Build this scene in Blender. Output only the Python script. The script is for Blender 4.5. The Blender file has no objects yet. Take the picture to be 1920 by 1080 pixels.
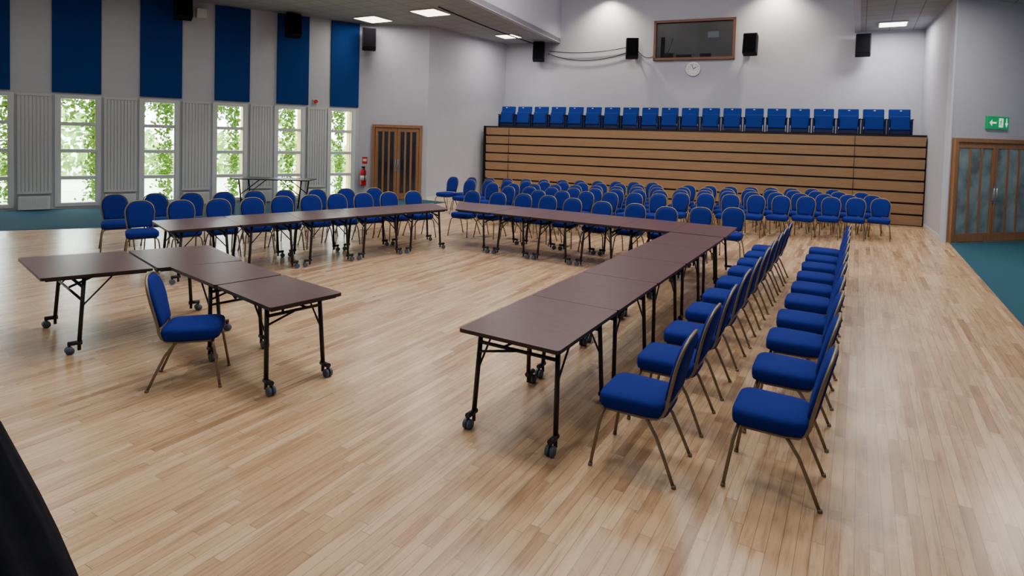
import bpy, bmesh, math, random
import numpy as np
from mathutils import Vector, Matrix
random.seed(7)
S=bpy.context.scene
# ------------------------------------------------------------------ materials
def nt(name):
    m=bpy.data.materials.new(name); m.use_nodes=True
    t=m.node_tree; b=t.nodes['Principled BSDF']; return m,t,b
def srgb(r,g,b):
    f=lambda c:(c/255/12.92) if c/255<=.04045 else ((c/255+.055)/1.055)**2.4
    return (f(r),f(g),f(b),1)
def mat(name,col,rough=.6,metal=0,noise=.08,nscale=30,bump=0,bscale=200,emit=None,es=0,spec=None):
    m,t,b=nt(name)
    b.inputs['Roughness'].default_value=rough; b.inputs['Metallic'].default_value=metal
    if spec is not None: b.inputs['Specular IOR Level'].default_value=spec
    tc=t.nodes.new('ShaderNodeTexCoord')
    n=t.nodes.new('ShaderNodeTexNoise'); n.inputs['Scale'].default_value=nscale; n.inputs['Detail'].default_value=3
    t.links.new(tc.outputs['Object'],n.inputs['Vector'])
    r=t.nodes.new('ShaderNodeValToRGB')
    c=Vector(col[:3])
    r.color_ramp.elements[0].position=.3; r.color_ramp.elements[1].position=.7
    r.color_ramp.elements[0].color=(*(c*(1-noise)),1); r.color_ramp.elements[1].color=(*(c*(1+noise)),1)
    t.links.new(n.outputs['Fac'],r.inputs['Fac']); t.links.new(r.outputs['Color'],b.inputs['Base Color'])
    if bump:
        n2=t.nodes.new('ShaderNodeTexNoise'); n2.inputs['Scale'].default_value=bscale
        t.links.new(tc.outputs['Object'],n2.inputs['Vector'])
        bp=t.nodes.new('ShaderNodeBump'); bp.inputs['Strength'].default_value=bump; bp.inputs['Distance'].default_value=.01
        t.links.new(n2.outputs['Fac'],bp.inputs['Height']); t.links.new(bp.outputs['Normal'],b.inputs['Normal'])
    if emit:
        b.inputs['Emission Color'].default_value=emit; b.inputs['Emission Strength'].default_value=es
    return m
def math_node(t,op,a=None,b=None):
    n=t.nodes.new('ShaderNodeMath'); n.operation=op
    for i,v in enumerate((a,b)):
        if v is None: continue
        if isinstance(v,(int,float)): n.inputs[i].default_value=v
        else: t.links.new(v,n.inputs[i])
    return n.outputs[0]
def floor_mat():
    m,t,b=nt('beech_strip_floor')
    tc=t.nodes.new('ShaderNodeTexCoord'); sx=t.nodes.new('ShaderNodeSeparateXYZ')
    t.links.new(tc.outputs['Object'],sx.inputs[0])
    W=.068; L=1.05
    vx=math_node(t,'DIVIDE',sx.outputs[0],W); row=math_node(t,'FLOOR',vx)
    wn=t.nodes.new('ShaderNodeTexWhiteNoise'); wn.noise_dimensions='1D'; t.links.new(row,wn.inputs['W'])
    off=math_node(t,'MULTIPLY',wn.outputs['Value'],7.3)
    vy=math_node(t,'ADD',math_node(t,'DIVIDE',sx.outputs[1],L),off); col=math_node(t,'FLOOR',vy)
    cb=t.nodes.new('ShaderNodeCombineXYZ'); t.links.new(row,cb.inputs[0]); t.links.new(col,cb.inputs[1])
    w2=t.nodes.new('ShaderNodeTexWhiteNoise'); w2.noise_dimensions='2D'; t.links.new(cb.outputs[0],w2.inputs['Vector'])
    r=t.nodes.new('ShaderNodeValToRGB'); e=r.color_ramp.elements
    e[0].position=0; e[0].color=srgb(160,127,97)
    e[1].position=1; e[1].color=srgb(208,179,146)
    x=e.new(.15); x.color=srgb(184,151,118)
    x=e.new(.6); x.color=srgb(197,166,131)
    t.links.new(w2.outputs['Value'],r.inputs['Fac'])
    # grain
    mp=t.nodes.new('ShaderNodeMapping'); mp.inputs['Scale'].default_value=(28,2.2,1)
    t.links.new(tc.outputs['Object'],mp.inputs['Vector'])
    va=t.nodes.new('ShaderNodeVectorMath'); va.operation='ADD'; t.links.new(mp.outputs[0],va.inputs[0]); t.links.new(w2.outputs['Color'],va.inputs[1])
    g=t.nodes.new('ShaderNodeTexNoise'); g.inputs['Scale'].default_value=1; g.inputs['Detail'].default_value=5; g.inputs['Roughness'].default_value=.65
    t.links.new(va.outputs[0],g.inputs['Vector'])
    gr=t.nodes.new('ShaderNodeValToRGB'); gr.color_ramp.elements[0].position=.33; gr.color_ramp.elements[0].color=(.58,.51,.48,1); gr.color_ramp.elements[1].position=.53; gr.color_ramp.elements[1].color=(1,1,1,1)
    t.links.new(g.outputs['Fac'],gr.inputs['Fac'])
    mx=t.nodes.new('ShaderNodeMix'); mx.data_type='RGBA'; mx.blend_type='MULTIPLY'; mx.inputs[0].default_value=.8
    t.links.new(r.outputs['Color'],mx.inputs[6]); t.links.new(gr.outputs['Color'],mx.inputs[7])
    # wear patches
    g2=t.nodes.new('ShaderNodeTexNoise'); g2.inputs['Scale'].default_value=.8; g2.inputs['Detail'].default_value=4
    t.links.new(tc.outputs['Object'],g2.inputs['Vector'])
    # gaps
    fx=math_node(t,'FRACT',vx); fy=math_node(t,'FRACT',vy)
    ex=math_node(t,'MULTIPLY',math_node(t,'MINIMUM',fx,math_node(t,'SUBTRACT',1,fx)),W)
    ey=math_node(t,'MULTIPLY',math_node(t,'MINIMUM',fy,math_node(t,'SUBTRACT',1,fy)),L)
    ed=math_node(t,'MINIMUM',ex,ey); gap=math_node(t,'LESS_THAN',ed,.0018)
    mx2=t.nodes.new('ShaderNodeMix'); mx2.data_type='RGBA'; mx2.blend_type='MIX'
    t.links.new(math_node(t,'MULTIPLY',gap,.6),mx2.inputs[0]); t.links.new(mx.outputs[2],mx2.inputs[6]); mx2.inputs[7].default_value=srgb(90,62,45)
    t.links.new(mx2.outputs[2],b.inputs['Base Color'])
    rr=t.nodes.new('ShaderNodeMapRange'); rr.inputs[3].default_value=.18; rr.inputs[4].default_value=.36
    t.links.new(g2.outputs['Fac'],rr.inputs[0]); t.links.new(rr.outputs[0],b.inputs['Roughness'])
    b.inputs['Specular IOR Level'].default_value=.6
    bp=t.nodes.new('ShaderNodeBump'); bp.inputs['Strength'].default_value=.15; bp.inputs['Distance'].default_value=.002
    t.links.new(gap,bp.inputs['Height']); bp.invert=True; t.links.new(bp.outputs['Normal'],b.inputs['Normal'])
    return m
def ceil_mat():
    m,t,b=nt('ceiling_tiles')
    tc=t.nodes.new('ShaderNodeTexCoord')
    br=t.nodes.new('ShaderNodeTexBrick'); br.offset=0; br.inputs['Scale'].default_value=1
    br.inputs['Brick Width'].default_value=.6; br.inputs['Row Height'].default_value=.6; br.inputs['Mortar Size'].default_value=.012
    br.inputs['Color1'].default_value=srgb(150,155,160); br.inputs['Color2'].default_value=srgb(144,149,155); br.inputs['Mortar'].default_value=srgb(112,116,120)
    t.links.new(tc.outputs['Object'],br.inputs['Vector']); t.links.new(br.outputs['Color'],b.inputs['Base Color'])
    b.inputs['Roughness'].default_value=.9
    return m
def wood_mat(name,c1,c2,scale=(1,1,14),rough=.45):
    m,t,b=nt(name)
    tc=t.nodes.new('ShaderNodeTexCoord'); mp=t.nodes.new('ShaderNodeMapping'); mp.inputs['Scale'].default_value=scale
    t.links.new(tc.outputs['Object'],mp.inputs['Vector'])
    n=t.nodes.new('ShaderNodeTexNoise'); n.inputs['Scale'].default_value=2; n.inputs['Detail'].default_value=6; n.inputs['Distortion'].default_value=.4
    t.links.new(mp.outputs[0],n.inputs['Vector'])
    r=t.nodes.new('ShaderNodeValToRGB'); r.color_ramp.elements[0].position=.3; r.color_ramp.elements[1].position=.7
    r.color_ramp.elements[0].color=c1; r.color_ramp.elements[1].color=c2
    t.links.new(n.outputs['Fac'],r.inputs['Fac']); t.links.new(r.outputs['Color'],b.inputs['Base Color'])
    b.inputs['Roughness'].default_value=rough
    return m
M=dict(
 floor=floor_mat(), ceil=ceil_mat(),
 wall=mat('painted_wall',srgb(174,177,192),.8,noise=.02,nscale=3,bump=.1,bscale=90),
 wallL=mat('painted_wall_grey',srgb(172,178,189),.8,noise=.02,nscale=3,bump=.1,bscale=90),
 carpet=mat('teal_carpet',srgb(44,82,100),.95,noise=.15,nscale=120,bump=.4,bscale=400,spec=.1),
 bluep=mat('blue_acoustic_fabric',srgb(26,56,120),.9,noise=.06,nscale=150,spec=.05),
 chair=mat('royal_blue_upholstery',(.007,.019,.19,1),.85,noise=.12,nscale=180,bump=.2,bscale=600,spec=.10),
 tier=mat('tier_seat_fabric',(.010,.034,.23,1),.85,noise=.12,nscale=180,spec=.1),
 gold=mat('bronze_tube',srgb(128,116,100),.42,metal=.65,noise=.05),
 black=mat('black_steel',srgb(22,24,32),.45,noise=.1,spec=.4),
 plastic=mat('speaker_black',srgb(20,20,26),.7,noise=.1,spec=.15),
 seatshell=mat('seat_shell',srgb(24,34,84),.6,noise=.1,spec=.3),
 grille=mat('speaker_grille',srgb(16,16,20),.9,noise=.3,nscale=300,spec=0),
 rubber=mat('caster_wheel',srgb(70,84,104),.5,noise=.1),
 table=wood_mat('rosewood_laminate',srgb(70,41,48),srgb(84,52,58),(3,12,3),.33),
 edge=mat('table_edge',srgb(38,27,32),.5),
 board=wood_mat('oak_veneer',srgb(140,110,82),srgb(156,127,98),(1.2,1.2,30),.5),
 dark=mat('shadow_gap',srgb(28,25,28),.9),
 door=wood_mat('door_timber',srgb(132,94,64),srgb(150,110,76),(12,12,1.2),.45),
 sill=wood_mat('window_timber',srgb(215,168,80),srgb(230,188,100),(12,12,1.2),.5),
 white=mat('white_frame',srgb(194,201,204),.5,noise=.02),
 rad=mat('ribbed_panel_enamel',srgb(182,188,192),.5,noise=.02),
 glass=mat('door_glass_dark',srgb(34,40,50),.12,noise=.2,nscale=2,spec=.7),
 glass2=mat('door_glass_light',srgb(112,134,142),.15,noise=.5,nscale=2.2,spec=.7),
 booth=mat('booth_glass',srgb(26,32,42),.3,noise=.4,nscale=1.5,spec=.3),
 boothf=mat('booth_frame',srgb(104,62,44),.5),
 red=mat('extinguisher_red',srgb(190,24,26),.3),
 light=mat('lamp_diffuser',(1,1,1,1),.5,emit=(1,.90,.72,1),es=7),
 lightR=mat('lamp_diffuser_cool',(1,1,1,1),.5,emit=(1,.95,.85,1),es=8),
 exitg=mat('exit_green',srgb(16,140,84),.4,emit=srgb(20,160,96),es=.35),
 exitw=mat('exit_white',(.8,.9,.85,1),.4,emit=(.8,1,.9,1),es=.6),
 chrome=mat('brushed_metal',srgb(180,180,185),.3,metal=1,noise=.03),
 cloth=mat('black_drape',srgb(16,20,30),.9,noise=.2,nscale=20,spec=.1),
 clock=mat('clock_face',srgb(205,205,205),.4,noise=.01),
 paving=mat('pale_paving',srgb(200,215,180),.9,noise=.1,nscale=2),
 leaf=mat('ivy_leaf',srgb(84,128,26),.6,noise=.5,nscale=9),
 leaf2=mat('hedge_leaf',srgb(124,164,72),.7,noise=.4,nscale=4),
)
# ------------------------------------------------------------------ mesh builder
class MB:
    def __init__(s,name,mats):
        s.name=name; s.bm=bmesh.new(); s.mats=list(mats)
    def mi(s,m):
        if m not in s.mats: s.mats.append(m)
        return s.mats.index(m)
    def box(s,c,sz,m,rot=None,bev=0):
        tb=bmesh.new(); bmesh.ops.create_cube(tb,size=1); bmesh.ops.scale(tb,vec=sz,verts=tb.verts[:])
        if bev: bmesh.ops.bevel(tb,geom=tb.edges[:],offset=bev,segments=2,affect='EDGES',profile=.6)
        Mx=Matrix.Translation(Vector(c))@(rot.to_4x4() if rot else Matrix())
        i=s.mi(m); tb.verts.index_update()
        V=[s.bm.verts.new(Mx@v.co) for v in tb.verts]
        for f in tb.faces: s.bm.faces.new([V[v.index] for v in f.verts]).material_index=i
        tb.free()
    def prism(s,pts,z0,z1,m,m2=None):
        i=s.mi(m); j=s.mi(m2) if m2 else i
        a=[s.bm.verts.new((p[0],p[1],z0)) for p in pts]; b=[s.bm.verts.new((p[0],p[1],z1)) for p in pts]
        n=len(pts)
        s.bm.faces.new(b).material_index=i; s.bm.faces.new(a[::-1]).material_index=j
        for k in range(n):
            s.bm.faces.new((a[k],a[(k+1)%n],b[(k+1)%n],b[k])).material_index=j
    def tube(s,path,r,m,seg=8,closed=False,caps=True):
        i=s.mi(m); P=[Vector(p) for p in path]; n=len(P); rings=[]
        up=None
        for k in range(n):
            if closed: t=(P[(k+1)%n]-P[k-1])
            else: t=P[min(k+1,n-1)]-P[max(k-1,0)]
            t.normalize()
            if up is None: up=Vector((0,0,1)) if abs(t.z)<.9 else Vector((1,0,0))
            x=(up-t*up.dot(t))
            if x.length<1e-4: x=t.orthogonal()
            x.normalize(); y=t.cross(x); up=x
            rings.append([s.bm.verts.new(P[k]+(x*math.cos(a)+y*math.sin(a))*r) for a in [2*math.pi*q/seg for q in range(seg)]])
        for k in range(n if closed else n-1):
            A=rings[k];B=rings[(k+1)%n]
            for q in range(seg):
                f=s.bm.faces.new((A[q],A[(q+1)%seg],B[(q+1)%seg],B[q])); f.material_index=i; f.smooth=True
        if caps and not closed:
            s.bm.faces.new(rings[0][::-1]).material_index=i; s.bm.faces.new(rings[-1]).material_index=i
    def rings(s,rs,m,cap0=True,cap1=True,smooth=True):
        i=s.mi(m); V=[[s.bm.verts.new(p) for p in r] for r in rs]
        n=len(V[0])
        for k in range(len(V)-1):
            for q in range(n):
                f=s.bm.faces.new((V[k][q],V[k][(q+1)%n],V[k+1][(q+1)%n],V[k+1][q])); f.material_index=i; f.smooth=smooth
        if cap0: f=s.bm.faces.new(V[0][::-1]); f.material_index=i
        if cap1: f=s.bm.faces.new(V[-1]); f.material_index=i; f.smooth=smooth
    def poly(s,pts,m):
        i=s.mi(m); V=[s.bm.verts.new(p) for p in pts]; f=s.bm.faces.new(V); f.material_index=i
    def mesh(s,recenter=False):
        bmesh.ops.recalc_face_normals(s.bm,faces=s.bm.faces[:])
        me=bpy.data.meshes.new(s.name); s.bm.to_mesh(me); s.bm.free()
        for m in s.mats: me.materials.append(M[m])
        return me
    def obj(s,loc=(0,0,0),rz=0):
        me=s.mesh(); return place(s.name,me,loc,rz)
def place(name,me,loc=(0,0,0),rz=0):
    o=bpy.data.objects.new(name,me); S.collection.objects.link(o); o.location=loc; o.rotation_euler=(0,0,rz); return o
# wall-local frame helper
class WF:
    def __init__(s,A,B,inside):
        s.A=Vector((A[0],A[1],0)); d=Vector((B[0]-A[0],B[1]-A[1],0)); s.L=d.length; s.u=d.normalized()
        n=Vector((-s.u.y,s.u.x,0)); 
        if (Vector((inside[0],inside[1],0))-s.A).dot(n)<0: n=-n
        s.n=n; s.ang=math.atan2(s.u.y,s.u.x)
    def p(s,a,z,o=0): return s.A+s.u*a+s.n*o+Vector((0,0,z))
    def box(s,mb,a0,a1,z0,z1,o0,o1,m,bev=0):
        c=s.p((a0+a1)/2,(z0+z1)/2,(o0+o1)/2)
        mb.box(c,(abs(a1-a0),abs(o1-o0),abs(z1-z0)),m,Matrix.Rotation(s.ang,3,'Z'),bev)
IN=(-5,8)
WL=WF((-22.9,-4.1),(-14.0,14.4),IN)   # window wall
offL=(Vector((-17.9,6.3))-Vector((-22.9,-4.1))).length
WD=WF((-14,14.4),(-12.15,15.6),IN)
WS=WF((-12.15,15.6),(-11.75,19.8),IN)
WB=WF((-11.75,19.8),(1.5,21.3),IN)
WR1=WF((1.75,16.9),(1.5,21.3),IN)
WR2=WF((1.75,16.9),(5.0,20.4),(3,12))
WR3=WF((5.0,-4.1),(5.0,20.4),IN)
WN=WF((-22.9,-4.1),(5.0,-4.1),IN)
CZ=5.6; LZ=8.4
# ------------------------------------------------------------------ shell
wins=[(-7.6,-6.7),(-5.8,-4.95),(-4.05,-3.2),(-2.3,-1.45),(-.5,.36),(1.23,2.10),(3.02,3.88),(4.78,5.62),(6.44,7.26),(8.03,8.84)]
WT=2.82; WBz=.1
mb=MB('wall_left',['wallL'])
prev=-offL
for a,b in wins:
    WL.box(mb,prev+offL,a+offL,0,CZ,-.25,0,'wallL')
    WL.box(mb,a+offL,b+offL,0,WBz,-.25,0,'wallL'); WL.box(mb,a+offL,b+offL,WT,CZ,-.25,0,'wallL')
    prev=b
WL.box(mb,prev+offL,WL.L,0,CZ,-.25,0,'wallL'); mb.obj()
for nm,w,h,m,th in (('wall_door_left',WD,CZ,'wall',.2),('wall_side_left',WS,CZ,'wall',.2),('wall_side_right',WR1,CZ,'wall',.04),('wall_door_right',WR2,CZ,'wall',.1),('wall_right',WR3,CZ,'wall',.2),('wall_near',WN,CZ,'wall',.2)):
    mb=MB(nm,[m]); w.box(mb,0,w.L,0,h,-th,0,m); mb.obj()
mb=MB('wall_back',['wall']); WB.box(mb,0,WB.L,0,CZ,-.2,0,'wall')
WB.box(mb,2.0,11.7,CZ,LZ,-.2,0,'wall'); mb.obj()
room=[(-22.9,-4.1),(5,-4.1),(5,20.4),(1.75,16.9),(1.5,21.3),(-11.75,19.8),(-12.15,15.6),(-14,14.4)]
mb=MB('floor',['floor']); mb.prism(room,-.1,0,'floor'); mb.obj()
# ceiling with raised lantern
lx0n,lx0f,lx1=-8.7,-9.62,-.28
def backY(x): return 19.8+(x+11.75)*1.5/13.25
mb=MB('ceiling',['ceil','wall'])
T=CZ+.15
yN=3.0
mb.prism([(-22.9,-4.1),(5,-4.1),(5,yN),(-19.5,yN)],CZ,T,'ceil')
mb.prism([(-19.5,yN),(-7.6,yN),(lx0f,backY(lx0f)),(-11.75,19.8),(-12.15,15.6),(-14,14.4)],CZ,T,'ceil')
mb.prism([(lx1,yN),(5,yN),(5,20.4),(1.75,16.9),(1.5,21.3),(lx1,backY(lx1))],CZ,T,'ceil')
mb.obj()
mb=MB('ceiling_lantern',['wall'])
mb.prism([(-7.6,yN),(-7.75,yN),(lx0f-.15,backY(lx0f)),(lx0f,backY(lx0f))],CZ-.02,LZ,'wall')
mb.prism([(lx1,yN),(lx1+.15,yN),(lx1+.15,backY(lx1)),(lx1,backY(lx1))],CZ-.02,LZ,'wall')
mb.prism([(-7.75,yN-.15),(lx1+.15,yN-.15),(lx1+.15,yN),(-7.75,yN)],CZ-.02,LZ,'wall')
mb.prism([(-7.75,yN-.15),(lx1+.15,yN-.15),(lx1+.15,21.5),(lx0f-.15,20.3)],LZ,LZ+.15,'wall')
mb.obj()
# carpets
mb=MB('carpet_right',['carpet']); mb.prism([(1.79,-4),(4.98,-4),(4.98,20.2),(1.86,16.88)],0,.006,'carpet'); mb.obj()
mb=MB('carpet_left',['carpet'])
mb.prism([(-22.8,-4),(-21.2,-4),(-14.57,5.24),(-13.57,6.64),(-12.7,9.2),(-12.0,12.5),(-11.2,15.0),(-11.2,15.5),(-12.1,15.5),(-13.95,14.30)],0,.006,'carpet'); mb.obj()
# ------------------------------------------------------------------ windows
k=0
for a,b in wins:
    k+=1; a+=offL; b+=offL
    mb=MB('window_%d'%k,['white','sill'])
    fw_=.055
    for (x0,x1,z0,z1) in ((a-.04,a+fw_,WBz-.04,WT+.04),(b-fw_,b+.04,WBz-.04,WT+.04)):
        WL.box(mb,x0,x1,z0,z1,-.12,.035,'white')
    for z in (WBz-.04,WT-.05):
        WL.box(mb,a+fw_,b-fw_,z,z+.09,-.12,.033,'white')
    h=(WT-WBz)/4
    for q in range(1,4):
        WL.box(mb,a+fw_,b-fw_,WBz+h*q-.045,WBz+h*q+.045,-.10,.02,'white')
    WL.box(mb,a+fw_,a+fw_+.03,WBz,WT,-.09,.0,'white'); WL.box(mb,b-fw_-.03,b-fw_,WBz,WT,-.09,.0,'white')
    WL.box(mb,b-.05,b+.06,WBz,WT,-.55,-.255,'sill')
    WL.box(mb,a-.06,a+.03,WBz,WT,-.55,-.255,'sill')
    for q in range(1,4):
        WL.box(mb,b-.15,b-.02,WBz+h*q-.04,WBz+h*q+.04,-.5,-.14,'sill')
    mb.obj()
# blue acoustic panels
for a,b in [(-5.85,-4.9),(-4.1,-3.15),(-2.35,-1.4),(-.6,.33),(1.13,2.14),(2.99,3.97),(4.78,5.70),(6.45,7.38),(8.06,8.96)]:
    mb=MB('acoustic_panel',['bluep']); WL.box(mb,a+offL,b+offL,2.92,CZ-.02,0.002,.05,'bluep',.008); mb.obj()
# ribbed radiators panels between windows
gaps=[(-1.35,-.6),(.46,1.13),(2.2,2.93),(3.98,4.68),(5.72,6.34),(7.36,7.94)]
for a,b in gaps:
    mb=MB('column_radiator',['rad']); a+=offL;b+=offL
    WL.box(mb,a,b,.42,2.84,.003,.05,'rad')
    n=int((b-a)/.07)
    for q in range(n):
        c=a+(q+.5)*(b-a)/n
        WL.box(mb,c-.027,c+.027,.42,2.84,.05,.068,'rad')
    WL.box(mb,a,b,2.80,2.86,.003,.08,'rad'); WL.box(mb,a,b,.40,.46,.003,.08,'rad')
    mb.obj()
    mb=MB('convector_heater',['white','dark']); WL.box(mb,a+.03,b-.03,.02,.34,.003,.2,'white',.01)
    for q in range(12):
        c=a+.08+(b-a-.16)*(q+.5)/12
        WL.box(mb,c-.006,c+.006,.1,.28,.2,.204,'rad')
    mb.obj()
# skirting
for nm,w in (('baseboard_left_side',WS),('baseboard_right_side',WR1)):
    mb=MB(nm,['white']); w.box(mb,.02,w.L-1.6,0,.1,.001,.015,'white'); mb.obj()
# ------------------------------------------------------------------ doors
def door(name,w,a,b,H,woodm,glassm,strips,hand=True):
    mb=MB(name,[woodm,glassm,'chrome'])
    w.box(mb,a,a+.09,0,H,.001,.09,woodm); w.box(mb,b-.09,b,0,H,.001,.09,woodm); w.box(mb,a+.09,b-.09,H-.09,H,.001,.09,woodm)
    m=(a+b)/2
    for (x0,x1,sgn) in ((a+.10,m-.006,1),(m+.006,b-.10,-1)):
        w.box(mb,x0,x1,.01,H-.1,.004,.03,woodm)
        W=x1-x0
        w.box(mb,x0,x0+.07,.012,H-.102,.03,.055,woodm); w.box(mb,x1-.07,x1,.012,H-.102,.03,.055,woodm)
        w.box(mb,x0+.07,x1-.07,H-.22,H-.102,.03,.055,woodm); w.box(mb,x0+.07,x1-.07,.012,.2,.03,.055,woodm)
        iw=(W-.14)
        for q in range(strips):
            c0=x0+.07+iw*q/strips; c1=x0+.07+iw*(q+1)/strips
            w.box(mb,c0+.03,c1-.03,.2,H-.22,.031,.038,glassm)
            if q: w.box(mb,c0-.03,c0+.03,.2,H-.22,.031,.052,woodm)
        hx=x1-.04 if sgn>0 else x0+.04
        mb.tube([w.p(hx,.95,.056),w.p(hx,.95,.10),w.p(hx,1.25,.10),w.p(hx,1.25,.056)],.012,'chrome')
        w.box(mb,hx-.035,hx+.035,.9,1.3,.055,.06,'chrome')
    return mb.obj()
door('door_1',WD,.45,2.05,2.40,'door','glass',3)
door('door_2',WR2,.10,2.75,2.40,'door','glass2',3)
# exit sign
mb=MB('exit_sign',['white','exitg','exitw'])
WR2.box(mb,1.10,1.80,2.64,2.93,.002,.06,'exitg',.006)
def ex(pts,m='exitw'): mb.poly([WR2.p(1.10+x,2.64+z,.064) for x,z in pts],m)
ex([(.36,.04),(.50,.04),(.50,.25),(.36,.25)])
def exf(pts): mb.poly([WR2.p(1.10+x,2.64+z,.067) for x,z in pts],'exitg')
cx,cz=.435,.215
mb.poly([WR2.p(1.10+cx+.017*math.cos(t*math.pi/5),2.64+cz+.017*math.sin(t*math.pi/5),.067) for t in range(10)],'exitg')
exf([(.41,.19),(.44,.195),(.435,.13),(.405,.13)]); exf([(.41,.135),(.43,.135),(.40,.09),(.36,.075),(.36,.09),(.39,.105)])
exf([(.42,.135),(.435,.13),(.46,.09),(.455,.05),(.44,.05),(.443,.085)]); exf([(.435,.185),(.435,.17),(.47,.14),(.475,.155)]); exf([(.41,.185),(.41,.17),(.38,.15),(.375,.165)])
ex([(.56,.14),(.61,.04),(.66,.14)]); ex([(.595,.13),(.625,.13),(.625,.25),(.595,.25)])
ex([(.06,.14),(.14,.06),(.14,.22)]); ex([(.14,.12),(.28,.12),(.28,.16),(.14,.16)])
mb.obj()
# ------------------------------------------------------------------ retractable seating bank
BF=WF((-11.7,18.25),(1.58,19.765),IN)
mb=MB('retractable_seating_bank',['board','dark','plastic'])
L=BF.L-.02; HB=2.47
BF.box(mb,.12,L-.02,0.0,HB-.02,-1.0,-.06,'dark')
nb=8; bh=HB/nb
for q in range(nb):
    z0=q*bh+.02; z1=(q+1)*bh-.03
    c=BF.p(.1+(L-.1)/2,(z0+z1)/2,-.02)
    rot=Matrix.Rotation(BF.ang,3,'Z')@Matrix.Rotation(math.radians(6),3,'X')
    mb.box(c,(L-.12,.025,z1-z0),'board',rot)
for s_ in (1.0,L-1.7):
    BF.box(mb,s_-.004,s_+.004,0.02,HB,-.03,.012,'dark')
BF.box(mb,.1,L,HB-.035,HB+.02,-1.0,.01,'dark')
BF.box(mb,.02,.1,0,HB+.02,-.95,.02,'plastic')
mb.obj()
# tier seats
def tier_seat():
    mb=MB('tip_up_seat',['tier','seatshell','plastic'])
    rb=Matrix.Rotation(math.radians(-10),3,'X')
    mb.box((0,.10,.46),(.53,.07,.52),'tier',rb,.03)
    mb.box((0,.15,.44),(.48,.03,.46),'seatshell',rb)
    mb.box((0,-.03,.32),(.48,.09,.40),'tier',Matrix.Rotation(math.radians(-8),3,'X'),.03)
    mb.box((0,.05,.08),(.48,.22,.12),'seatshell')
    for s_ in (-.28,.28):
        mb.box((s_,0,.20),(.03,.26,.40),'seatshell',None,.008)
        mb.box((s_,-.02,.42),(.045,.30,.03),'plastic',None,.008)
    mb.box((.0,-.066,.665),(.05,.006,.025),'white',rb)
    mb.box((0,.02,.008),(.58,.3,.016),'plastic')
    return mb.mesh()
ts=tier_seat()
for q in range(20):
    a=.76+q*(12.76-.76)/19
    p=BF.p(a,HB+.022,-.36); place('tip_up_seat',ts,p,BF.ang)
# ------------------------------------------------------------------ projection booth, clock, speakers
mb=MB('control_booth_window',['boothf','booth','plastic','chrome'])
a0,a1,z0,z1=5.53,8.15,4.86,6.2
for (x0,x1,y0,y1) in ((a0,a1,z0,z0+.08),(a0,a1,z1-.08,z1),(a0,a0+.08,z0,z1),(a1-.08,a1,z0,z1)):
    WB.box(mb,x0,x1,y0,y1,.002,.12,'boothf')
WB.box(mb,a0+.08,a1-.08,z0+.08,z1-.08,.002,.02,'booth')
for c,w_,h in ((a0+.5,.3,.16),(a0+1.0,.5,.1),(a0+1.7,.35,.12),(a0+.3,.12,.7)):
    WB.box(mb,c-w_/2,c+w_/2,z0+.08,z0+.08+h,.02,.06,'plastic')
mb.tube([WB.p(a0+.45,z0+.2,.05),WB.p(a0+.62,z0+.75,.05)],.012,'rubber'); WB.box(mb,a0+1.75,a0+2.1,z0+.72,z0+.92,.02,.03,'rubber')
mb.obj()
def disc(mb,w,a,z,o0,o1,r,m,seg=32):
    mb.rings([[w.p(a+r*math.cos(t*2*math.pi/seg),z+r*math.sin(t*2*math.pi/seg),o) for t in range(seg)] for o in (o0,o1)],m,smooth=False)
mb=MB('round_clock',['white','clock','plastic'])
disc(mb,WB,6.86,4.55,.002,.06,.23,'chrome'); disc(mb,WB,6.86,4.55,.06,.064,.20,'clock')
mb.tube([WB.p(6.86,4.55,.07),WB.p(6.96,4.62,.07)],.009,'plastic'); mb.tube([WB.p(6.86,4.55,.07),WB.p(6.82,4.70,.07)],.006,'plastic')
for h in range(12):
    an=h*math.pi/6; WB.box(mb,6.86+.17*math.sin(an)-.008,6.86+.17*math.sin(an)+.008,4.55+.17*math.cos(an)-.012,4.55+.17*math.cos(an)+.012,.064,.067,'plastic')
mb.obj()
def speaker(w,a,z,yaw=0,sc=1):
    mb=MB('loudspeaker',['plastic','grille'])
    c=w.p(a,z,.42)
    nloc=-1 if (Matrix.Rotation(w.ang,3,'Z')@Vector((0,-1,0))).dot(w.n)>0 else 1
    R2=Matrix.Rotation(w.ang+yaw,3,'Z')@Matrix.Rotation(math.radians(12)*(-nloc)*-1,3,'X')
    mb.box(c,(.42*sc,.34*sc,.66*sc),'plastic',R2,.03)
    mb.box(c+R2@Vector((0,nloc*.175*sc,0)),(.36*sc,.02,.60*sc),'grille',R2,.005)
    mb.tube([w.p(a,z,.052),w.p(a,z,.30)],.025,'plastic'); mb.box(w.p(a,z,.068),(.14,.03,.2),'plastic',Matrix.Rotation(w.ang,3,'Z'))
    mb.box(w.p(a,z,.028),(.10,.05,.14),'plastic',Matrix.Rotation(w.ang,3,'Z')) if w is not WL else None
    return mb.obj()
speaker(WB,1.47,5.22,.3); speaker(WB,4.87,5.24,.25); speaker(WB,8.62,5.25,-.1); speaker(WB,11.73,5.12,-.1,.95)
speaker(WD,.36,5.05,.2)
speaker(WL,6.8+offL,5.2,0); speaker(WL,3.95+offL,5.35,0)
mb=MB('loudspeaker_cable',['plastic'])
def sag(p,q,s_,n=14): return [p.lerp(q,i/n)+Vector((0,0,-s_*4*(i/n)*(1-i/n))) for i in range(n+1)]
mb.tube(sag(WB.p(1.7,5.2,.05),WB.p(4.7,5.2,.05),.28),.012,'plastic',5)
mb.tube(sag(WB.p(1.75,5.3,.05),WB.p(4.65,5.35,.05),.12),.012,'plastic',5)
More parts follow.
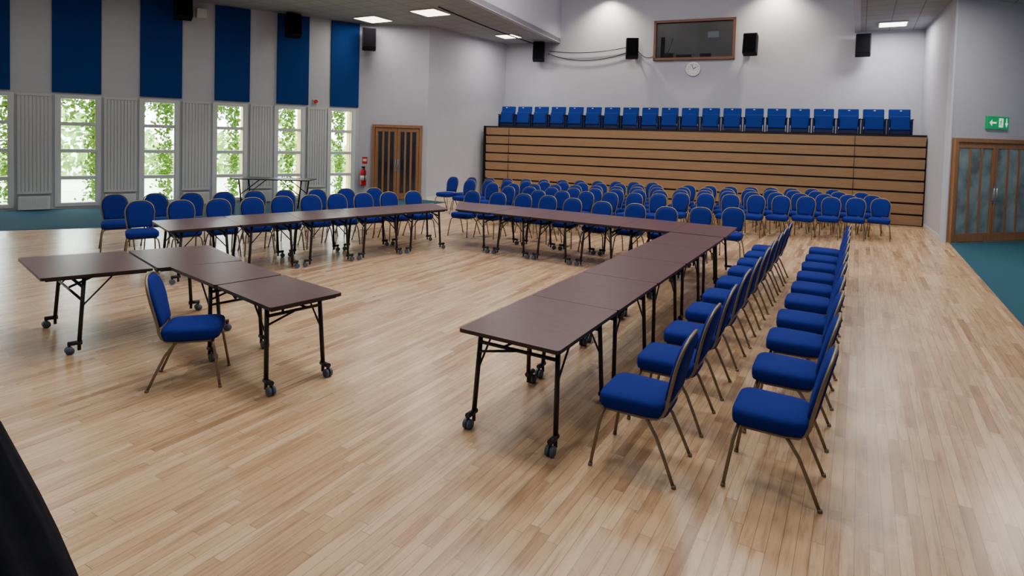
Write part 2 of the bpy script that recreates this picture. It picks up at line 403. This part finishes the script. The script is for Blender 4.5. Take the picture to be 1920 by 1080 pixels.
mb.tube(sag(WB.p(5.0,5.2,.05),WB.p(5.52,5.0,.05),.12),.012,'plastic',5)
mb.obj()
mb=MB('overhead_cable',['plastic'])
mb.tube(sag(Vector((-10.0,13.2,CZ-.03)),WB.p(1.4,5.5,.2),.05),.018,'plastic',5); mb.obj()
mb=MB('sensor_box',['white']); WL.box(mb,4.30+offL,4.55+offL,5.15,5.42,.002,.16,'white',.02); mb.obj()
mb=MB('fire_alarm_sounder',['white','red']); WL.box(mb,7.52+offL,7.66+offL,2.97,3.11,.002,.05,'white',.01); disc(mb,WL,7.59+offL,3.04,.05,.11,.06,'red'); mb.obj()
# fire extinguisher
mb=MB('fire_extinguisher',['red','plastic','white'])
c=WD.p(.20,0,.12)
def ring(c,r,z,n=18): return [Vector((c.x+r*math.cos(t*2*math.pi/n),c.y+r*math.sin(t*2*math.pi/n),z)) for t in range(n)]
mb.rings([ring(c,.085,.42),ring(c,.095,.44),ring(c,.095,.86),ring(c,.08,.92),ring(c,.03,.96),ring(c,.03,1.0)],'red')
mb.box((c.x,c.y,1.02),(.05,.12,.04),'plastic'); mb.tube([Vector((c.x,c.y,1.0)),c+Vector((.1,-.05,1.0)),c+Vector((.13,-.06,.8)),c+Vector((.12,-.05,.55))],.014,'plastic')
mb.rings([ring(c,.0965,.6),ring(c,.0965,.75)],'white'); WD.box(mb,.12,.28,.6,.7,.001,.03,'plastic'); mb.obj()
mb=MB('extinguisher_sign',['red','white']); WD.box(mb,.14,.30,1.12,1.34,.002,.008,'red'); WD.box(mb,.16,.28,1.2,1.28,.008,.010,'white'); mb.obj()
# ------------------------------------------------------------------ ceiling lights
def panel(name,x,y,z,m,rz=0,s_=.6,power=60,col=(1,.93,.82)):
    mb=MB(name,['white',m]); mb.box((0,0,0),(s_,s_,.03),'white',None); mb.box((0,0,-.017),(s_-.06,s_-.06,.01),m); o=mb.obj((x,y,z-.02),rz)
    l=bpy.data.lights.new(name+'_lamp','AREA'); l.size=s_; l.energy=power; l.color=col
    lo=bpy.data.objects.new('lamp',l); S.collection.objects.link(lo); lo.parent=o; lo.location=(0,0,-.05)
    return o
for (x,y,p) in ((-13.0,13.9,32),(-10.7,13.75,50),(-10.65,18.05,55),(.65,20.0,85),(.7,14,55),(2.9,15.0,100),(2.9,9,55),(-12.5,9,28),(-14.5,6,25),(-11,4,30),(.8,3,45),(-4,0,60),(-11,-1,40),(-17,1,25)):  # leading entries are real fixtures, later ones unseen and added to brighten the room
    panel('ceiling_panel_and_fill',x,y,CZ,'light' if x<0 else 'lightR',0,.85 if y in (13.9,13.75) else .7,p)  # the strong panel near the right door is added to lift its wall
for (x,y) in ((-2.5,5),(-6.2,5),(-2.5,9.5),(-6.2,9.5),(-2.8,14),(-6.8,14)):  # unseen panels added in the raised ceiling as fill for the hall
    panel('lantern_fill_panel',x,y,LZ,'light',0,1.6,150,(1,.94,.86))
for a in (3.95,9.35):
    mb=MB('washer_spotlight',['white','light']); c=WB.p(a,7.35,.55)
    n=20; mb.rings([ring(c,.09,7.3,n),ring(c,.09,7.55,n)],'white'); mb.rings([ring(c,.075,7.295,n),ring(c,.075,7.30,n)],'light')
    mb.tube([c+Vector((0,0,.2)),WB.p(a,7.55,.02)],.02,'white'); o=mb.obj()
    l=bpy.data.lights.new('washer','SPOT'); l.energy=680; l.spot_size=2.2; l.spot_blend=.9; l.color=(1,.9,.66); l.shadow_soft_size=.08
    lo=bpy.data.objects.new('washer_lamp',l); S.collection.objects.link(lo); lo.parent=o; lo.location=WB.p(a,7.27,.5)
# ------------------------------------------------------------------ chair
def chair_mesh():
    mb=MB('banquet_chair',['chair','gold'])
    def outline(sc,z,n=40):
        pts=[]
        for k in range(n):
            t=2*math.pi*k/n; c,s_=math.cos(t),math.sin(t); e=.36
            x=math.copysign(abs(c)**e,c); y=math.copysign(abs(s_)**e,s_)
            hw=.232-.02*(y+1)/2
            pts.append((x*(hw-sc),y*(.225-sc)-.0,z))
        return pts
    mb.rings([outline(.02,.392),outline(.004,.400),outline(0,.42),outline(0,.462),outline(.005,.478),outline(.020,.490),outline(.055,.499),outline(.14,.505)],'chair')
    def yb(z,x): 
        u=(z-.40)
        return .215+u*.22+.04*u*u-.25*x*x
    def arch(inset,n=20):
        pts=[]; zt=.915-inset; zb=.50+inset; 
        zs=.71
        wb,ws=.165,.195
        pts.append((-(wb-inset),zb))
        for q in (1,2): pts.append((-(wb+(ws-wb)*q/2-inset),zb+(zs-zb)*q/2))
        for q in range(1,n):
            t=math.pi-math.pi*q/n
            c=math.cos(t); s_=math.sin(t)
            pts.append((math.copysign(abs(c)**.75,c)*(ws-inset),zs+(s_**.8)*(zt-zs)))
        for q in (2,1): pts.append(((wb+(ws-wb)*q/2-inset),zb+(zs-zb)*q/2))
        pts.append(((wb-inset),zb))
        return pts
    def ringb(inset,off): return [(x,yb(z,x)+off,z) for x,z in arch(inset)]
    mb.rings([ringb(.06,-.036),ringb(.03,-.034),ringb(.012,-.026),ringb(.004,-.008),ringb(.004,.010),ringb(.02,.02),ringb(.06,.022)],'chair')
    r=.0115
    a=[(x*1.0+(.004 if x>0 else -.004),yb(z,x),z) for x,z in arch(-.006)]
    left=[(-.19,-.16,.385),(-.19,.08,.383),(-.185,.165,.390),(-.18,.205,.42),(-.175,.225,.46)]
    right=[(-p[0],p[1],p[2]) for p in left][::-1]
    mb.tube(left+a+right,r,'gold',7)
    mb.tube([(-.17,.235,.475),(.17,.235,.475)],.008,'gold',6)
    def L(sx): return [(sx*.245,-.245,.0),(sx*.232,-.222,.15),(sx*.218,-.198,.30),(sx*.205,-.185,.352),(sx*.175,-.178,.378),(sx*.12,-.175,.384)]
    mb.tube(L(-1)+L(1)[::-1],r,'gold',7)
    def Rl(sx): return [(sx*.225,.30,.0),(sx*.213,.235,.15),(sx*.203,.175,.28),(sx*.192,.12,.356),(sx*.165,.09,.380),(sx*.11,.085,.384)]
    mb.tube(Rl(-1)+Rl(1)[::-1],r,'gold',7)
    for sx in (-1,1):
        mb.tube([(sx*.245,-.245,.0),(sx*.243,-.242,.02)],.015,'gold',8); mb.tube([(sx*.225,.30,.0),(sx*.223,.297,.02)],.015,'gold',8)
    return mb.mesh()
CH=chair_mesh()
for p in CH.polygons: p.use_smooth=True
def chair(x,y,fx,fy,j=.03):
    a=math.atan2(fx,-fy)+random.uniform(-j,j)
    return place('banquet_chair',CH,(x,y,0),a)
for y in (3.92,4.69,5.41,6.18,6.90,7.65,8.39,9.06,9.72,10.38): chair(-1.21,y,-1,-.03)
for y in (4.15,4.96,5.73,6.44,7.21,7.90,8.60,9.33,10.02,10.76): chair(-.41,y,-1,-.03)
chair(-4.86,3.09,.68,.73,0)
fl=(.93,-.37)
for x,y in ((-10.07,5.46),(-9.72,5.95),(-9.48,6.45),(-9.27,6.96),(-9.12,7.47),(-8.93,7.98),(-8.75,8.48),(-8.55,8.98),(-8.33,9.5),(-8.1,10.0)):
    chair(x+.26*fl[0],y+.26*fl[1],*fl)
for x,y in ((-11.25,5.68),(-11.0,6.25),(-10.68,6.72),(-10.45,7.22),(-10.25,7.75),(-10.0,8.28),(-9.72,8.85),(-9.45,9.4),(-9.15,9.95)):
    chair(x+.26*fl[0],y+.26*fl[1],*fl)
for x,y in ((-7.27,10.85),(-6.72,11.02),(-6.16,11.15),(-5.6,11.2),(-5.0,11.1),(-4.3,10.95),(-3.66,11.04),(-3.03,10.95),(-2.5,11.35),(-2.0,11.75)):
    chair(x,y-.26+.08,0,-1)
FW=Vector((-.498,.867)); RT=Vector((.867,.498))
def crow(d,l0,l1,n,slope=0,fx=0,fy=-1):
    for q in range(n):
        l=l0+(l1-l0)*q/(n-1)
        p=FW*(d+slope*(l-l0))+RT*l
        chair(p.x+.26*fx,p.y+.26*fy,fx,fy)
ff=Vector((-.10,-.995))
crow(17.35,-1.70,4.05,12,0,*ff)
crow(16.45,-1.15,3.95,11,0,*ff)
crow(15.55,-.5,3.75,9,0,*ff)
crow(14.65,-.1,3.6,8,0,*ff)
crow(13.75,.6,3.35,6,0,*ff)
crow(14.15,3.98,8.69,9,0,*ff)
crow(15.0,4.2,9.0,9,0,*ff)
crow(15.85,4.5,9.2,9,0,*ff)
crow(16.7,4.9,8.9,8,0,*ff)
# ------------------------------------------------------------------ tables
def table(name,c,frames=(.14,.14)):
    """c = 4 floor-plan corners; end frames stand inset from edge d-a and edge b-c"""
    P=[Vector((x,y,0)) for x,y in c]; ctr=sum(P,Vector())/4
    mb=MB(name,['table','edge','black','rubber','chrome'])
    a,b,c_,d=[p-ctr for p in P]
    g=.004
    def ins(p): return p*(1-g/p.length)
    Q=[ins(p) for p in (a,b,c_,d)]
    pts=[]
    for i in range(4):
        p=Q[i]; pr=(Q[i-1]-p).normalized(); nx=(Q[(i+1)%4]-p).normalized(); r=.03
        p0=p+pr*r; p1=p+nx*r
        for t in (0,.25,.5,.75,1): pts.append(p0*(1-t)**2+p*2*t*(1-t)+p1*t*t)
    mb.prism(pts,.722,.75,'table','edge')
    mb.prism([p*.9 for p in Q],.70,.722,'black')
    axis=((b+c_)-(a+d)).normalized()
    Z=Vector((0,0,1))
    for (e0,e1,sg,on) in ((a,d,1,frames[0]),(b,c_,-1,frames[1])):
        if not on: continue
        w=(e1-e0); w=w.normalized(); inn=axis*sg
        t0=e0+w*.09+inn*on; t1=e1-w*.09+inn*on
        fs=[]
        for tt,sd in ((t0,-1),(t1,1)):
            top=tt+Z*.70+inn*.04; bot=tt+Z*.10+w*sd*.02
            mb.tube([top,bot],.019,'black',8)
            fo=bot
            mb.tube([fo+inn*.025,fo-inn*.09],.021,'black',8)
            wc=fo-inn*.075; wc.z=0
            mb.tube([wc+Z*.10,wc+Z*.045],.012,'black',6)
            for dw in (-.018,.018):
                cc=wc+w*dw; n=14; u=inn
                mb.rings([[cc+w*o+u*(.036*math.cos(t*2*math.pi/n))+Z*(.036+.036*math.sin(t*2*math.pi/n)) for t in range(n)] for o in (-.011,.011)],'rubber')
            wc=fo.copy(); wc.z=0
            mb.tube([wc+Z*.10,wc+Z*.03],.015,'black',6)
            mb.tube([tt+Z*.42+inn*.01,tt+inn*.26+Z*.70],.008,'black',6)
            fs.append(tt)
        mb.tube([fs[0]+Z*.62+inn*.03,fs[1]+Z*.62+inn*.03],.014,'black',8)
        m=(fs[0]+fs[1])/2
        mb.tube([m+Z*.62+inn*.02-w*.12,m+Z*.68+inn*.18],.010,'black',6); mb.tube([m+Z*.62+inn*.02+w*.12,m+Z*.68+inn*.18],.010,'black',6)
        mb.tube([fs[0]+Z*.55+inn*.02,m+Z*.62+inn*.02],.010,'black',6)
        if on>.2:   # long folding stay to the hinge
            mb.tube([m+Z*.52+inn*.02,m+Z*.70+inn*.42],.013,'black',6)
            mb.tube([fs[0]+Z*.50+inn*.02,fs[1]+Z*.50+inn*.02],.012,'black',6)
    me=mb.mesh(); return place(name,me,(ctr.x,ctr.y,0),0)
def strip(p0,p1,q0,q1,n):
    p0,p1,q0,q1=map(Vector,(p0,p1,q0,q1))
    for k in range(n):
        a=p0.lerp(p1,k/n); b=p0.lerp(p1,(k+1)/n); c=q0.lerp(q1,(k+1)/n); d=q0.lerp(q1,k/n)
        table('folding_table',[a,b,c,d])
strip((-2.47,3.58),(-2.47,9.22),(-1.65,3.56),(-1.66,9.22),5)
strip((-5.75,9.26),(-1.66,9.26),(-5.75,10.5),(-1.70,10.5),5)
table('folding_table',[(-6.52,9.27),(-5.76,9.26),(-5.76,10.5),(-7.25,10.4)],(None,.14))
strip((-7.98,4.70),(-6.62,9.18),(-9.02,5.06),(-7.45,9.80),5)
table('folding_table',[(-7.49,2.84),(-7.05,3.67),(-5.97,3.38),(-6.33,2.57)],(.30,None))
table('folding_table',[(-7.04,3.69),(-6.68,4.42),(-5.63,4.12),(-5.95,3.40)],(None,.2))
table('folding_table',[(-5.92,3.50),(-4.92,3.32),(-4.79,3.94),(-5.62,4.10)],(None,.26))
table('folding_table',[(-4.90,3.32),(-3.95,3.14),(-3.84,3.80),(-4.77,3.94)],(None,.18))
# spare trestle table near windows
mb=MB('trestle_table',['edge','black'])
mb.box((0,0,.77),(2.1,.75,.03),'edge',None,.008)
for s_ in (-.85,.85):
    for y in (-.3,.3):
        mb.tube([(s_,y,.75),(s_*.9,y,.0)],.022,'black')
        mb.tube([(s_*.95,y,.35),(s_*.35,y,.75)],.014,'black')
    mb.tube([(s_*.92,-.3,.2),(s_*.92,.3,.2)],.016,'black')
mb.obj((-14.0,11.2,.0065),math.radians(30))
# black drape at near-left
mb=MB('black_curtain',['cloth'])
cx,cy=-2.31,.516
rs=[]
for k,(z,r) in enumerate(((0,.66),(.2,.62),(.5,.53),(.8,.44),(.95,.39),(1.22,.295),(1.42,.20),(1.55,.08))):
    rs.append([Vector((cx+r*(1+.04*math.sin(t*2*math.pi/60*13+k*.3))*math.cos(t*2*math.pi/60),cy+r*(1+.04*math.sin(t*2*math.pi/60*13+k*.3))*math.sin(t*2*math.pi/60),z)) for t in range(60)])
mb.rings(rs,'cloth'); mb.obj()
# ------------------------------------------------------------------ outdoors
mb=MB('ground_outside',['paving']); mb.prism([(-60,-30),(-23.2,-30),(-23.2,-4.1),(-14.3,14.45),(-14.3,45),(-60,45)],-.3,-.05,'paving'); mb.obj()
def leaves(name,n,fn,size,m):
    V=[];F=[]
    for i in range(n):
        p=fn(); a=Vector([random.gauss(0,1) for _ in range(3)]).normalized(); b=a.orthogonal().normalized(); s_=size*random.uniform(.6,1.3)
        k=len(V); V+= [p-a*s_,p-b*s_*.6,p+a*s_,p+b*s_*.6]; F.append((k,k+1,k+2,k+3))
    me=bpy.data.meshes.new(name); me.from_pydata(V,[],F); me.materials.append(M[m]); return place(name,me)
def hedge():
    a=random.uniform(-14,30)
    z=random.uniform(0,2.0+.7*math.sin(a*.9)+.4*math.sin(a*2.3))
    o=-11+random.gauss(0,.5)
    return WL.p(a+offL,z,o)
leaves('hedge',9000,hedge,.16,'leaf2')
def ivy():
    k=random.choice(range(len(wins))); b=wins[k][1]
    a=b-.05-abs(random.gauss(0,.14))*(1.0 if k%2 else 1.5); z=random.uniform(.1,2.9)
    if random.random()<.25: a=random.uniform(wins[k][0],b); z=2.9-abs(random.gauss(0,.3))
    return WL.p(a+offL,z,-.8-random.random()*.3)
leaves('ivy_foliage',8500,ivy,.06,'leaf')
w=bpy.data.worlds.new('World'); S.world=w; w.use_nodes=True
w.node_tree.nodes['Background'].inputs[0].default_value=(.9,.98,1,1); w.node_tree.nodes['Background'].inputs[1].default_value=15.0
l=bpy.data.lights.new('sun','SUN'); l.energy=6; l.angle=.02; l.color=(1,.95,.82)
lo=bpy.data.objects.new('sun',l); S.collection.objects.link(lo); lo.rotation_euler=Vector((-.75,.25,-.85)).to_track_quat('-Z','Y').to_euler()
# ------------------------------------------------------------------ camera
f,pi,ro,cyp,yw,H=1133,2.162,1.639,297.656,29.883,2.153
pi,ro,yw=[math.radians(v) for v in (pi,ro,yw)]
fwv=Vector((-math.sin(yw)*math.cos(pi),math.cos(yw)*math.cos(pi),-math.sin(pi)))
rt=Vector((math.cos(yw),math.sin(yw),0)); up=rt.cross(fwv)
Rv=rt*math.cos(ro)+up*math.sin(ro); Uv=-rt*math.sin(ro)+up*math.cos(ro)
cd=bpy.data.cameras.new('Camera'); cam=bpy.data.objects.new('Camera',cd); S.collection.objects.link(cam)
cam.matrix_world=Matrix(((Rv.x,Uv.x,-fwv.x,0),(Rv.y,Uv.y,-fwv.y,0),(Rv.z,Uv.z,-fwv.z,H),(0,0,0,1)))
cd.sensor_width=36; cd.lens=f/1920*36; cd.shift_y=-(540-cyp)/1920; cd.clip_start=.05
S.camera=cam
